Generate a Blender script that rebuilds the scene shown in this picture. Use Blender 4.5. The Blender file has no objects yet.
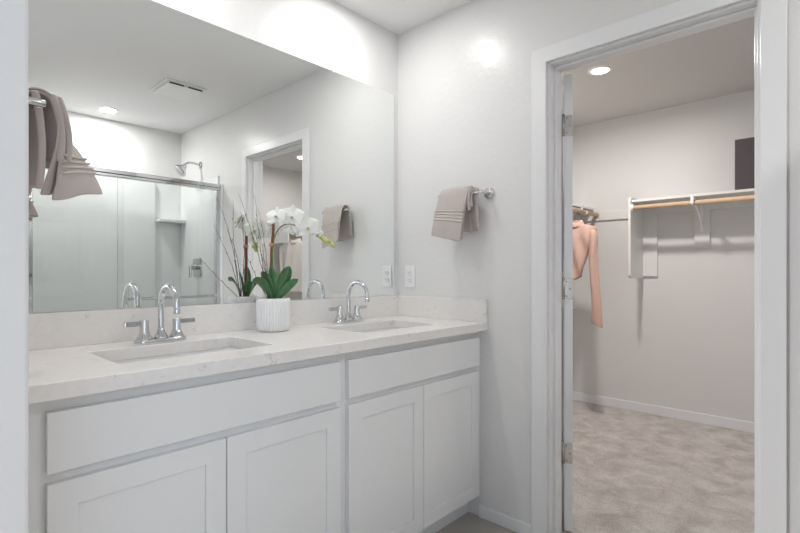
import bpy, bmesh, math, random
from mathutils import Vector, Matrix, noise

random.seed(7)
C = bpy.context.scene.collection
PI = math.pi

# ------------------------------------------------------------------ camera
cam_d = bpy.data.cameras.new('camera')
cam = bpy.data.objects.new('camera', cam_d)
C.objects.link(cam)
cam_d.sensor_width = 36.0
cam_d.lens = 36.0 * 482.0 / 800.0
cam_d.shift_y = 0.0070
cam_d.clip_start = 0.02
cam.location = (-1.916, -1.797, 1.148)
cam.rotation_euler = (PI / 2, 0, math.radians(42.9 - 90.0))
bpy.context.scene.camera = cam

# ------------------------------------------------------------------ world, light, exposure
w = bpy.data.worlds.new('world')
bpy.context.scene.world = w
w.use_nodes = True
bg = w.node_tree.nodes['Background']
bg.inputs[0].default_value = (0.80, 0.90, 1.0, 1)
bg.inputs[1].default_value = 1.0

vs = bpy.context.scene.view_settings
vs.view_transform = 'Standard'
vs.look = 'None'
vs.exposure = 0.66
vs.gamma = 1.0
vs.use_curve_mapping = False

VANITY_W, SHOWER_W, CLOSET_W, FILL_W = 2.25, 5.0, 11.8, 58.0     # recessed lamps and the added fill lamp, watts
sky_d = bpy.data.lights.new('window_daylight', 'AREA')
sky_d.shape = 'RECTANGLE'
sky_d.size = 2.3
sky_d.size_y = 1.6
sky_d.energy = 9.0
sky_d.color = (0.66, 0.82, 1.0)
sky_l = bpy.data.objects.new('window_daylight', sky_d)
C.objects.link(sky_l)
sky_l.location = (-3.5, -3.06, 1.45)
sky_l.rotation_euler = (PI / 2, 0, 0)      # shines along +y, into the bedroom

# ------------------------------------------------------------------ materials
def new_mat(name):
    m = bpy.data.materials.new(name)
    m.use_nodes = True
    nt = m.node_tree
    return m, nt, nt.nodes['Principled BSDF']

def simple(name, col, rough=0.5, metal=0.0, spec=0.5, noise_amt=0.0, nscale=30.0, bump=0.0, bscale=200.0, coat=0.0, sheen=0.0, bdist=0.002, subsurf=0.0):
    m, nt, b = new_mat(name)
    b.inputs['Roughness'].default_value = rough
    b.inputs['Metallic'].default_value = metal
    b.inputs['Specular IOR Level'].default_value = spec
    b.inputs['Coat Weight'].default_value = coat
    b.inputs['Sheen Weight'].default_value = sheen
    b.inputs['Base Color'].default_value = (*col, 1)
    tc = nt.nodes.new('ShaderNodeTexCoord')
    if noise_amt > 0:
        n = nt.nodes.new('ShaderNodeTexNoise')
        n.inputs['Scale'].default_value = nscale
        n.inputs['Detail'].default_value = 4
        nt.links.new(tc.outputs['Object'], n.inputs['Vector'])
        mx = nt.nodes.new('ShaderNodeMix')
        mx.data_type = 'RGBA'
        mx.inputs['A'].default_value = (*[c * (1 - noise_amt) for c in col], 1)
        mx.inputs['B'].default_value = (*[min(1, c * (1 + noise_amt)) for c in col], 1)
        nt.links.new(n.outputs['Fac'], mx.inputs['Factor'])
        nt.links.new(mx.outputs['Result'], b.inputs['Base Color'])
    if bump > 0:
        n2 = nt.nodes.new('ShaderNodeTexNoise')
        n2.inputs['Scale'].default_value = bscale
        n2.inputs['Detail'].default_value = 3
        nt.links.new(tc.outputs['Object'], n2.inputs['Vector'])
        bp = nt.nodes.new('ShaderNodeBump')
        bp.inputs['Strength'].default_value = bump
        bp.inputs['Distance'].default_value = bdist
        nt.links.new(n2.outputs['Fac'], bp.inputs['Height'])
        nt.links.new(bp.outputs['Normal'], b.inputs['Normal'])
    if subsurf > 0:
        b.inputs['Subsurface Weight'].default_value = subsurf
        b.inputs['Subsurface Scale'].default_value = 0.01
    return m

M = {}
M['wall'] = simple('wall_paint', (0.80, 0.795, 0.79), 0.30, bump=0.35, bscale=38, spec=0.42, bdist=0.003)
M['closet_wall'] = simple('closet_wall_paint', (0.77, 0.755, 0.74), 0.5, bump=0.3, bscale=38, spec=0.3, bdist=0.003)
M['ceiling'] = simple('ceiling_paint', (0.88, 0.88, 0.88), 0.7, bump=0.2, bscale=60, spec=0.2)
M['bedroom_wall'] = simple('bedroom_wall_paint', (0.46, 0.48, 0.53), 0.5, bump=0.3, bscale=38, spec=0.3, bdist=0.003)
M['bedroom_floor'] = simple('bedroom_floor_wood', (0.22, 0.19, 0.17), 0.5, noise_amt=0.2, nscale=9)
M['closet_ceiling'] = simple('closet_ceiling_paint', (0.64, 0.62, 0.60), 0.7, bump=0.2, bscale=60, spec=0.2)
M['trim'] = simple('trim_enamel', (0.86, 0.865, 0.875), 0.3, noise_amt=0.01, nscale=6)
M['cabinet'] = simple('cabinet_lacquer', (0.82, 0.825, 0.83), 0.35, noise_amt=0.01, nscale=5)
M['ceramic'] = simple('white_ceramic', (0.86, 0.86, 0.86), 0.15, coat=0.3)
M['pot'] = simple('pot_ceramic', (0.87, 0.87, 0.87), 0.45, noise_amt=0.01)
M['chrome'] = simple('chrome', (0.66, 0.67, 0.68), 0.05, metal=1.0)
M['nickel'] = simple('brushed_nickel', (0.52, 0.50, 0.48), 0.25, metal=1.0, noise_amt=0.04, nscale=80)
M['mirror'] = simple('mirror_silver', (0.93, 0.95, 0.94), 0.0, metal=1.0)
M['plastic'] = simple('white_plastic', (0.90, 0.90, 0.90), 0.35)
M['dark'] = simple('dark_gap', (0.06, 0.06, 0.06), 0.8)
M['towel'] = simple('towel_terry', (0.60, 0.535, 0.505), 0.95, noise_amt=0.10, nscale=260, bump=0.9, bscale=700, sheen=0.4, bdist=0.003, spec=0.1)
M['band'] = simple('towel_band', (0.60, 0.54, 0.51), 0.8, noise_amt=0.05, nscale=90, bump=0.3, bscale=300, spec=0.2)
M['surround'] = simple('shower_acrylic', (0.89, 0.90, 0.905), 0.2, noise_amt=0.01)
M['leaf'] = simple('leaf_green', (0.055, 0.16, 0.055), 0.35, noise_amt=0.3, nscale=18, coat=0.1)
M['stem'] = simple('stem_green', (0.16, 0.24, 0.08), 0.5, noise_amt=0.2)
M['bud'] = simple('bud_green', (0.50, 0.55, 0.22), 0.5, noise_amt=0.25, nscale=40)
M['petal'] = simple('petal_white', (0.92, 0.91, 0.87), 0.5, noise_amt=0.03, nscale=40, subsurf=0.15)
M['lip'] = simple('lip_yellow', (0.72, 0.62, 0.28), 0.5, noise_amt=0.2, nscale=80)
M['stake'] = simple('bamboo_brown', (0.22, 0.065, 0.03), 0.4, noise_amt=0.4, nscale=35)
M['tie'] = simple('raffia_tie', (0.55, 0.30, 0.18), 0.8, noise_amt=0.2, nscale=200)
M['twig'] = simple('twig_bark', (0.09, 0.065, 0.055), 0.8, noise_amt=0.3, nscale=60)
M['moss'] = simple('moss', (0.42, 0.42, 0.36), 0.95, noise_amt=0.4, nscale=120, bump=1.0, bscale=150, bdist=0.01)
M['shelf'] = simple('shelf_white', (0.80, 0.785, 0.765), 0.45, noise_amt=0.01)
M['rod'] = simple('rod_pine', (0.70, 0.50, 0.33), 0.5, noise_amt=0.12, nscale=14)
M['hanger'] = simple('hanger_wood', (0.62, 0.40, 0.25), 0.45, noise_amt=0.2, nscale=25)
M['hanger_brown'] = simple('hanger_brown_wood', (0.30, 0.15, 0.08), 0.45, noise_amt=0.2, nscale=25)
M['pink'] = simple('pink_fabric', (0.70, 0.46, 0.385), 0.85, noise_amt=0.12, nscale=90, bump=0.5, bscale=420, spec=0.15, sheen=0.2)
M['linen'] = simple('linen_fabric', (0.74, 0.69, 0.64), 0.9, noise_amt=0.06, nscale=60, bump=0.4, bscale=350, spec=0.1)
M['taupe'] = simple('taupe_fabric', (0.42, 0.36, 0.32), 0.9, noise_amt=0.08, nscale=60, bump=0.4, bscale=350, spec=0.1)
M['box'] = simple('charcoal_box', (0.095, 0.08, 0.085), 0.75, noise_amt=0.12, nscale=160, bump=0.3, bscale=300, spec=0.25)

def emission_mat(name, col, s):
    m, nt, b = new_mat(name)
    b.inputs['Base Color'].default_value = (0.9, 0.9, 0.9, 1)
    b.inputs['Emission Color'].default_value = (*col, 1)
    b.inputs['Emission Strength'].default_value = s
    return m
M['lens_vanity'] = emission_mat('vanity_lamp_lens', (1.0, 0.955, 0.90), 6.0)
M['lens_shower'] = emission_mat('shower_lamp_lens', (1.0, 0.97, 0.93), 6.0)
M['lens_closet'] = emission_mat('closet_lamp_lens', (1.0, 0.93, 0.86), 6.0)

def glass_mat():
    m, nt, b = new_mat('shower_glass')
    out = nt.nodes['Material Output']
    tr = nt.nodes.new('ShaderNodeBsdfTransparent')
    tr.inputs[0].default_value = (0.985, 0.995, 0.99, 1)
    gl = nt.nodes.new('ShaderNodeBsdfGlossy')
    gl.inputs['Roughness'].default_value = 0.0
    fr = nt.nodes.new('ShaderNodeFresnel')
    fr.inputs[0].default_value = 1.5
    mx = nt.nodes.new('ShaderNodeMixShader')
    nt.links.new(fr.outputs[0], mx.inputs[0])
    nt.links.new(tr.outputs[0], mx.inputs[1])
    nt.links.new(gl.outputs[0], mx.inputs[2])
    nt.links.new(mx.outputs[0], out.inputs[0])
    return m
M['glass'] = glass_mat()

def quartz_mat():
    m, nt, b = new_mat('quartz')
    b.inputs['Roughness'].default_value = 0.18
    tc = nt.nodes.new('ShaderNodeTexCoord')
    mp = nt.nodes.new('ShaderNodeMapping')
    mp.inputs['Rotation'].default_value = (0.3, 0.5, 0.6)
    nt.links.new(tc.outputs['Object'], mp.inputs['Vector'])
    n = nt.nodes.new('ShaderNodeTexNoise')           # thin wandering veins
    n.inputs['Scale'].default_value = 12.0
    n.inputs['Detail'].default_value = 7
    n.inputs['Roughness'].default_value = 0.62
    n.inputs['Distortion'].default_value = 0.9
    nt.links.new(mp.outputs[0], n.inputs['Vector'])
    sub = nt.nodes.new('ShaderNodeMath'); sub.operation = 'SUBTRACT'; sub.inputs[1].default_value = 0.5
    ab = nt.nodes.new('ShaderNodeMath'); ab.operation = 'ABSOLUTE'
    nt.links.new(n.outputs['Fac'], sub.inputs[0]); nt.links.new(sub.outputs[0], ab.inputs[0])
    r = nt.nodes.new('ShaderNodeValToRGB')
    r.color_ramp.elements[0].position = 0.0; r.color_ramp.elements[0].color = (1, 1, 1, 1)
    r.color_ramp.elements[1].position = 0.010; r.color_ramp.elements[1].color = (0, 0, 0, 1)
    nt.links.new(ab.outputs[0], r.inputs[0])
    n2 = nt.nodes.new('ShaderNodeTexNoise')          # where the veins show
    n2.inputs['Scale'].default_value = 22.0
    n2.inputs['Detail'].default_value = 2
    nt.links.new(mp.outputs[0], n2.inputs['Vector'])
    r2 = nt.nodes.new('ShaderNodeValToRGB')
    r2.color_ramp.elements[0].position = 0.56; r2.color_ramp.elements[0].color = (0, 0, 0, 1)
    r2.color_ramp.elements[1].position = 0.66; r2.color_ramp.elements[1].color = (0.75, 0.75, 0.75, 1)
    nt.links.new(n2.outputs['Fac'], r2.inputs[0])
    mul = nt.nodes.new('ShaderNodeMath'); mul.operation = 'MULTIPLY'
    nt.links.new(r.outputs[0], mul.inputs[0]); nt.links.new(r2.outputs[0], mul.inputs[1])
    n3 = nt.nodes.new('ShaderNodeTexNoise')          # fine mottling
    n3.inputs['Scale'].default_value = 60
    n3.inputs['Detail'].default_value = 4
    nt.links.new(tc.outputs['Object'], n3.inputs['Vector'])
    c0 = nt.nodes.new('ShaderNodeMix'); c0.data_type = 'RGBA'
    c0.inputs['A'].default_value = (0.81, 0.785, 0.765, 1); c0.inputs['B'].default_value = (0.90, 0.88, 0.865, 1)
    nt.links.new(n3.outputs['Fac'], c0.inputs['Factor'])
    c1 = nt.nodes.new('ShaderNodeMix'); c1.data_type = 'RGBA'
    c1.inputs['B'].default_value = (0.42, 0.38, 0.36, 1)
    nt.links.new(mul.outputs[0], c1.inputs['Factor']); nt.links.new(c0.outputs['Result'], c1.inputs['A'])
    nt.links.new(c1.outputs['Result'], b.inputs['Base Color'])
    return m
M['quartz'] = quartz_mat()

def carpet_mat():
    m, nt, b = new_mat('carpet')
    b.inputs['Roughness'].default_value = 0.97
    b.inputs['Specular IOR Level'].default_value = 0.05
    b.inputs['Sheen Weight'].default_value = 0.25
    tc = nt.nodes.new('ShaderNodeTexCoord')
    n = nt.nodes.new('ShaderNodeTexNoise'); n.inputs['Scale'].default_value = 7.5; n.inputs['Detail'].default_value = 6
    n.inputs['Roughness'].default_value = 0.65; n.inputs['Distortion'].default_value = 0.5
    f = nt.nodes.new('ShaderNodeTexNoise'); f.inputs['Scale'].default_value = 190; f.inputs['Detail'].default_value = 3
    nt.links.new(tc.outputs['Object'], n.inputs['Vector']); nt.links.new(tc.outputs['Object'], f.inputs['Vector'])
    r = nt.nodes.new('ShaderNodeValToRGB')
    r.color_ramp.elements[0].position = 0.36; r.color_ramp.elements[0].color = (0.66, 0.585, 0.54, 1)
    r.color_ramp.elements[1].position = 0.62; r.color_ramp.elements[1].color = (0.90, 0.835, 0.785, 1)
    nt.links.new(n.outputs['Fac'], r.inputs[0])
    r2 = nt.nodes.new('ShaderNodeValToRGB')
    r2.color_ramp.elements[0].position = 0.30; r2.color_ramp.elements[0].color = (0.74, 0.74, 0.74, 1)
    r2.color_ramp.elements[1].position = 0.62; r2.color_ramp.elements[1].color = (1, 1, 1, 1)
    nt.links.new(f.outputs['Fac'], r2.inputs[0])
    mx = nt.nodes.new('ShaderNodeMix'); mx.data_type = 'RGBA'; mx.blend_type = 'MULTIPLY'
    mx.inputs['Factor'].default_value = 1.0
    nt.links.new(r.outputs[0], mx.inputs['A']); nt.links.new(r2.outputs[0], mx.inputs['B'])
    nt.links.new(mx.outputs['Result'], b.inputs['Base Color'])
    bp = nt.nodes.new('ShaderNodeBump'); bp.inputs['Strength'].default_value = 1.0; bp.inputs['Distance'].default_value = 0.012
    nt.links.new(f.outputs['Fac'], bp.inputs['Height']); nt.links.new(bp.outputs['Normal'], b.inputs['Normal'])
    return m
M['carpet'] = carpet_mat()

def tile_mat():
    m, nt, b = new_mat('floor_tile')
    b.inputs['Roughness'].default_value = 0.4
    tc = nt.nodes.new('ShaderNodeTexCoord')
    br = nt.nodes.new('ShaderNodeTexBrick')
    br.inputs['Color1'].default_value = (0.60, 0.55, 0.50, 1)
    br.inputs['Color2'].default_value = (0.56, 0.515, 0.47, 1)
    br.inputs['Mortar'].default_value = (0.42, 0.39, 0.36, 1)
    br.inputs['Scale'].default_value = 1.0
    br.inputs['Brick Width'].default_value = 0.9
    br.inputs['Row Height'].default_value = 0.45
    br.inputs['Mortar Size'].default_value = 0.004
    nt.links.new(tc.outputs['Object'], br.inputs['Vector'])
    n = nt.nodes.new('ShaderNodeTexNoise'); n.inputs['Scale'].default_value = 7; n.inputs['Detail'].default_value = 6
    nt.links.new(tc.outputs['Object'], n.inputs['Vector'])
    mx = nt.nodes.new('ShaderNodeMix'); mx.data_type = 'RGBA'; mx.blend_type = 'MULTIPLY'
    mx.inputs['Factor'].default_value = 0.35
    nt.links.new(br.outputs['Color'], mx.inputs['A']); nt.links.new(n.outputs['Fac'], mx.inputs['B'])
    nt.links.new(mx.outputs['Result'], b.inputs['Base Color'])
    return m
M['tile'] = tile_mat()

# ------------------------------------------------------------------ mesh helpers
def box(bm, x0, x1, y0, y1, z0, z1):
    r = bmesh.ops.create_cube(bm, size=1.0)
    for v in r['verts']:
        v.co = Vector(((x0 + x1) / 2 + v.co.x * abs(x1 - x0), (y0 + y1) / 2 + v.co.y * abs(y1 - y0), (z0 + z1) / 2 + v.co.z * abs(z1 - z0)))
    return r['verts']

def boxes(*args):
    bm = bmesh.new()
    for a in args:
        box(bm, *a)
    return bm

def frame_of(t):
    t = t.normalized()
    up = Vector((0, 0, 1)) if abs(t.z) < 0.9 else Vector((1, 0, 0))
    a = t.cross(up).normalized()
    return a, t.cross(a).normalized()

def tube(bm, pts, r, seg=14, cap=True):
    """Round tube along points; r is a radius or a list of radii."""
    pts = [Vector(p) for p in pts]
    n = len(pts)
    rs = r if isinstance(r, (list, tuple)) else [r] * n
    rings = []
    a = None
    for i, p in enumerate(pts):
        t = pts[min(i + 1, n - 1)] - pts[max(i - 1, 0)]
        t.normalize()
        if a is None:
            a, b = frame_of(t)
        else:
            a = (a - t * a.dot(t)).normalized()
            b = t.cross(a)
        rings.append([bm.verts.new(p + (a * math.cos(2 * PI * k / seg) + b * math.sin(2 * PI * k / seg)) * rs[i]) for k in range(seg)])
    for i in range(n - 1):
        for k in range(seg):
            bm.faces.new((rings[i][k], rings[i][(k + 1) % seg], rings[i + 1][(k + 1) % seg], rings[i + 1][k]))
    if cap:
        bm.faces.new(rings[0][::-1])
        bm.faces.new(rings[-1])

def lathe(bm, prof, cx, cy, seg=32, axis='z', base=0.0):
    """Revolve (radius, height) points about an axis through (cx, cy)."""
    rings = []
    for (r, h) in prof:
        ring = []
        for k in range(seg):
            c, s = math.cos(2 * PI * k / seg) * r, math.sin(2 * PI * k / seg) * r
            ring.append(bm.verts.new((cx + c, cy + s, base + h) if axis == 'z' else (base + h, cx + c, cy + s)))
        rings.append(ring)
    for i in range(len(rings) - 1):
        for k in range(seg):
            bm.faces.new((rings[i][k], rings[i][(k + 1) % seg], rings[i + 1][(k + 1) % seg], rings[i + 1][k]))
    bm.faces.new(rings[0][::-1])
    bm.faces.new(rings[-1])

def arc(p0, p1, p2, n=8):
    """Quadratic curve through control points."""
    p0, p1, p2 = Vector(p0), Vector(p1), Vector(p2)
    return [p0 * (1 - t) ** 2 + p1 * 2 * t * (1 - t) + p2 * t * t for t in [i / n for i in range(n + 1)]]

def spline(pts, per=6):
    """Catmull-Rom through points."""
    P = [Vector(p) for p in pts]
    P = [P[0] * 2 - P[1]] + P + [P[-1] * 2 - P[-2]]
    out = []
    for i in range(1, len(P) - 2):
        for k in range(per):
            t = k / per
            a, b, c, d = P[i - 1], P[i], P[i + 1], P[i + 2]
            out.append(0.5 * ((2 * b) + (c - a) * t + (2 * a - 5 * b + 4 * c - d) * t * t + (3 * b - a - 3 * c + d) * t ** 3))
    out.append(P[-2])
    return out

def obj(name, bm, mat, parent=None, bevel=0.0, smooth=False, solid=0.0, subsurf=0, label=None):
    me = bpy.data.meshes.new(name)
    if parent is not None:
        bm.transform(parent.matrix_basis.inverted())
    bmesh.ops.recalc_face_normals(bm, faces=bm.faces)
    bm.to_mesh(me)
    bm.free()
    me.materials.append(mat)
    o = bpy.data.objects.new(name, me)
    C.objects.link(o)
    if parent is not None:
        # empties carry the thing's location; mesh parents sit under an empty at identity
        o.parent = parent
    if smooth:
        for p in me.polygons:
            p.use_smooth = True
    if solid:
        md = o.modifiers.new('solid', 'SOLIDIFY'); md.thickness = solid; md.offset = 0
    if bevel:
        md = o.modifiers.new('bevel', 'BEVEL'); md.width = bevel; md.segments = 2; md.limit_method = 'ANGLE'; md.angle_limit = math.radians(40)
        md.harden_normals = False
    if subsurf:
        md = o.modifiers.new('sub', 'SUBSURF'); md.levels = subsurf; md.render_levels = subsurf
    if label:
        o['label'] = label
    return o

def sub(name, bm, mat, part, **k):
    """A sub-part: mesh given in the world, parented to a part that has a thing above it."""
    if part.parent is not None:
        bm.transform(part.parent.matrix_basis.inverted())
    return obj(name, bm, mat, part, **k)

def thing(name, label, cat, loc, group=None):
    o = bpy.data.objects.new(name, None)
    C.objects.link(o)
    o.location = loc
    o.empty_display_size = 0.05
    bpy.context.view_layer.update()
    o['label'] = label
    o['category'] = cat
    if group:
        o['group'] = group
    return o

def tag(o, label, cat, group=None):
    o['label'] = label
    o['category'] = cat
    if group:
        o['group'] = group
    return o

def struct(name, bm, mat, label=None, **k):
    o = obj(name, bm, mat, **k)
    o['kind'] = 'structure'
    return o

def dup(root, loc, label, group=None):
    r = root.copy(); C.objects.link(r); r.location = loc
    r['label'] = label
    if group:
        r['group'] = group
    for ch in list(root.children):
        c = ch.copy(); C.objects.link(c); c.parent = r
        for g in list(ch.children):
            d = g.copy(); C.objects.link(d); d.parent = c
    return r

# ------------------------------------------------------------------ the setting
CH = 2.44
WT = 0.115                      # thickness of the wall between bathroom and closet
DY0, DY1, DZ = -1.583, -0.878, 2.022
struct('floor_bedroom', boxes((-5.6, -1.81, -3.1, 1.6, -0.1, 0.0)), M['bedroom_floor'])
struct('floor', boxes((-1.81, WT * 0.5, -3.1, 1.6, -0.1, 0.0)), M['tile'])
struct('floor_closet', boxes((WT * 0.5, 2.41, -3.55, 0.22, -0.1, 0.008)), M['carpet'])
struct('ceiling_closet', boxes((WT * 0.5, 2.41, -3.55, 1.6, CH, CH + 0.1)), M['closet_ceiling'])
struct('ceiling', boxes((-5.6, WT * 0.5, -3.55, 1.6, CH, CH + 0.1)), M['ceiling'])
struct('wall_back', boxes((-1.87, 0.0, 0.0, 0.12, 0, CH)), M['wall'])
struct('wall_right', boxes((0, WT, DY1 + 0.018, 0.12, 0, CH), (0, WT, -2.92, DY0 - 0.018, 0, CH), (0, WT, DY0 - 0.018, DY1 + 0.018, DZ + 0.018, CH)), M['wall'])
struct('wall_left', boxes((-1.87, -1.75, -0.810, 0.0, 0, CH), (-1.87, -1.75, 0.12, 1.6, 0, CH), (-1.87, -1.75, -2.92, -1.98, 0, CH), ), M['wall'], bevel=0.006)
struct('wall_front', boxes((-1.75, 0.0, -2.92, -2.80, 0, CH), (-1.75, -1.29, -2.80, -1.98, 0, CH)), M['wall'])
# closet shell
struct('wall_closet_back', boxes((2.29, 2.41, -3.55, 0.22, 0, CH)), M['closet_wall'])
struct('wall_closet_left', boxes((WT, 2.29, 0.10, 0.22, 0, CH)), M['closet_wall'])
struct('wall_closet_right', boxes((WT, 2.29, -3.55, -3.43, 0, CH)), M['closet_wall'])
# bedroom behind the camera
struct('wall_bedroom_left', boxes((-5.6, -5.5, -3.1, 1.6, 0, CH)), M['bedroom_wall'])
struct('wall_bedroom_back', boxes((-5.5, -1.87, 1.5, 1.6, 0, CH)), M['bedroom_wall'])
struct('wall_bedroom_front', boxes((-5.5, -4.7, -3.1, -2.98, 0, CH), (-2.3, -1.75, -3.1, -2.92, 0, CH), (-4.7, -2.3, -3.1, -2.98, 0, 0.6), (-4.7, -2.3, -3.1, -2.98, 2.3, CH)), M['bedroom_wall'])
wf = boxes((-4.7, -4.65, -3.08, -3.0, 0.6, 2.3), (-2.35, -2.3, -3.08, -3.0, 0.6, 2.3), (-4.65, -2.35, -3.08, -3.0, 0.6, 0.65), (-4.65, -2.35, -3.08, -3.0, 2.25, 2.3), (-3.52, -3.48, -3.07, -3.01, 0.65, 2.25))
struct('window_1', wf, M['trim'], bevel=0.004)

# closet doorway: casing on both faces, jamb with stop, the door swung into the closet
def casing(x0, x1, x2, x3):
    """Flat casing with a small inner bead."""
    y0, y1, zt = DY0 - 0.010, DY1 + 0.010, DZ + 0.008
    cw = 0.066
    out = [(y0 - cw, 0), (y0 - cw, zt + cw), (y1 + cw, zt + cw), (y1 + cw, 0), (y1, 0), (y1, zt), (y0, zt), (y0, 0)]
    bm = bmesh.new()
    A = [bm.verts.new((x0, y, z)) for y, z in out]
    B = [bm.verts.new((x3, y, z)) for y, z in out]
    for V in (A, B):
        bm.faces.new((V[0], V[1], V[6], V[7])); bm.faces.new((V[1], V[2], V[5], V[6])); bm.faces.new((V[2], V[3], V[4], V[5]))
    for k in range(8):
        bm.faces.new((A[k], A[(k + 1) % 8], B[(k + 1) % 8], B[k]))
    return bm
struct('trim_1', casing(-0.018, 0.0, 0.0, 0.0), M['trim'], bevel=0.0025)
struct('trim_2', casing(WT, WT + 0.012, WT, WT + 0.016), M['trim'], bevel=0.0025)
jm = boxes((0.0, WT, DY1, DY1 + 0.018, 0, DZ + 0.018), (0.0, WT, DY0 - 0.018, DY0, 0, DZ + 0.018), (0.0, WT, DY0, DY1, DZ, DZ + 0.018),
           (0.036, 0.068, DY1 - 0.011, DY1, 0, DZ), (0.036, 0.068, DY0, DY0 + 0.011, 0, DZ), (0.036, 0.068, DY0 + 0.011, DY1 - 0.011, DZ - 0.011, DZ))
struct('trim_3', jm, M['trim'], bevel=0.002)
struct('baseboard_right', boxes((-0.013, 0.0, -0.801, -0.53, 0, 0.058)), M['trim'], bevel=0.004)
struct('baseboard_closet_back', boxes((2.277, 2.29, -3.43, 0.10, 0.008, 0.085)), M['trim'], bevel=0.004)
struct('baseboard_closet_left', boxes((WT, 2.277, 0.087, 0.10, 0.008, 0.085)), M['trim'], bevel=0.004)
struct('baseboard_closet_right', boxes((WT, 2.277, -3.43, -3.417, 0.008, 0.085)), M['trim'], bevel=0.004)

# door leaf, hinge side towards the bathroom, opened about 118 degrees
ANG = math.radians(28)
door = bpy.data.objects.new('door_1', None)
C.objects.link(door)
door.location = (0.126, -0.884, 0.0)
door.rotation_euler = (0, 0, ANG)
door['kind'] = 'structure'
bpy.context.view_layer.update()
def local(bm, root):
    bm.transform(root.matrix_basis)
    return bm
bm = boxes((0, 0.69, -0.035, 0, 0.012, 2.014))
obj('door_panel', local(bm, door), M['trim'], door, bevel=0.002)
bm = bmesh.new()
for (x0, x1, z0, z1) in ((0.11, 0.58, 1.15, 1.90), (0.11, 0.58, 0.22, 0.98)):     # raised mouldings of the two panels
    for ys in (-0.041, 0.0):
        box(bm, x0, x1, ys, ys + 0.006, z0, z0 + 0.02); box(bm, x0, x1, ys, ys + 0.006, z1 - 0.02, z1)
        box(bm, x0, x0 + 0.02, ys, ys + 0.006, z0 + 0.02, z1 - 0.02); box(bm, x1 - 0.02, x1, ys, ys + 0.006, z0 + 0.02, z1 - 0.02)
obj('door_moulding', local(bm, door), M['trim'], door)
bm = bmesh.new()
for s in (1, -1):
    y = 0 if s > 0 else -0.035
    tube(bm, [(0.63, y, 0.95), (0.63, y + s * 0.008, 0.95)], 0.028, 20)
    tube(bm, [(0.63, y + s * 0.008, 0.95), (0.63, y + s * 0.045, 0.95)], 0.010, 12)
    tube(bm, [(0.635, y + s * 0.045, 0.95), (0.52, y + s * 0.045, 0.95)], 0.008, 12)
obj('door_handle', local(bm, door), M['nickel'], door, smooth=True)
for z in (1.79, 1.075, 0.355):
    bm = boxes((-0.003, 0.0, -0.034, -0.002, z - 0.045, z + 0.045))
    h = obj('hinge', local(bm, door), M['nickel'], door, bevel=0.001)
    bm = bmesh.new()
    tube(bm, [(-0.005, 0.004, z - 0.046), (-0.005, 0.004, z + 0.050)], 0.0055, 10)
    for zz in (-0.032, 0.0, 0.032):
        tube(bm, [(-0.003, -0.017 + (0.007 if zz else -0.007), z + zz), (-0.0045, -0.017 + (0.007 if zz else -0.007), z + zz)], 0.004, 10)
    bm.transform(door.matrix_basis)
    sub('hinge_pin', bm, M['nickel'], h, smooth=True)

# ------------------------------------------------------------------ vanity
FY = -0.530          # face-frame plane
def vanity(x0, x1, label, dx0, dx1, name='vanity_cabinet'):
    t = thing(name, label, 'cabinet', ((x0 + x1) / 2, -0.27, 0), 'vanity cabinets under the quartz counter')
    bm = boxes((x0, x0 + 0.018, FY, -0.002, 0.10, 0.877), (x1 - 0.018, x1, FY, -0.002, 0.10, 0.877), (x0 + 0.018, x1 - 0.018, FY, -0.002, 0.10, 0.118),
               (x0 + 0.018, x1 - 0.018, -0.010, -0.002, 0.118, 0.877), (x0 + 0.018, x1 - 0.018, FY, FY + 0.018, 0.118, 0.877))
    obj('cabinet_body', bm, M['cabinet'], t, bevel=0.001)
    obj('toe_kick', boxes((x0, x1, FY + 0.065, -0.002, 0.0, 0.10)), M['cabinet'], t)
    obj('drawer_front', boxes((dx0, dx1, FY - 0.020, FY - 0.0005, 0.716, 0.847)), M['cabinet'], t, bevel=0.0015)
    mid = (dx0 + dx1) / 2
    for (a, b) in ((dx0, mid - 0.0015), (mid + 0.0015, dx1)):
        z0, z1, f = 0.116, 0.693, 0.057
        bm = bmesh.new()
        O = [(a, z0), (b, z0), (b, z1), (a, z1)]
        I = [(a + f, z0 + f), (b - f, z0 + f), (b - f, z1 - f), (a + f, z1 - f)]
        L = [[bm.verts.new((x, y, z)) for x, z in q] for q, y in ((O, FY - 0.020), (I, FY - 0.020), (I, FY - 0.0005), (O, FY - 0.0005))]
        for p in range(4):
            for k in range(4):
                bm.faces.new((L[p][k], L[p][(k + 1) % 4], L[(p + 1) % 4][(k + 1) % 4], L[(p + 1) % 4][k]))
        d = obj('door', bm, M['cabinet'], t, bevel=0.0012)
        sub('recessed_panel', boxes((a + f - 0.003, b - f + 0.003, FY - 0.013, FY - 0.002, z0 + f - 0.003, z1 - f + 0.003)), M['cabinet'], d)
    return t
vanity(-1.748, -0.8475, 'white shaker vanity cabinet under the left sink, nearer the camera', -1.676, -0.866)
vanity(-0.8475, -0.001, 'white shaker vanity cabinet under the right sink, against the towel wall', -0.829, -0.038)

SINKS = ((-1.505, -1.055), (-0.660, -0.210))
SY0, SY1 = -0.445, -0.170
ct = thing('vanity_countertop', 'long white quartz countertop with grey veins and two rectangular sink cutouts', 'countertop', (-0.875, -0.29, 0.878))
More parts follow.
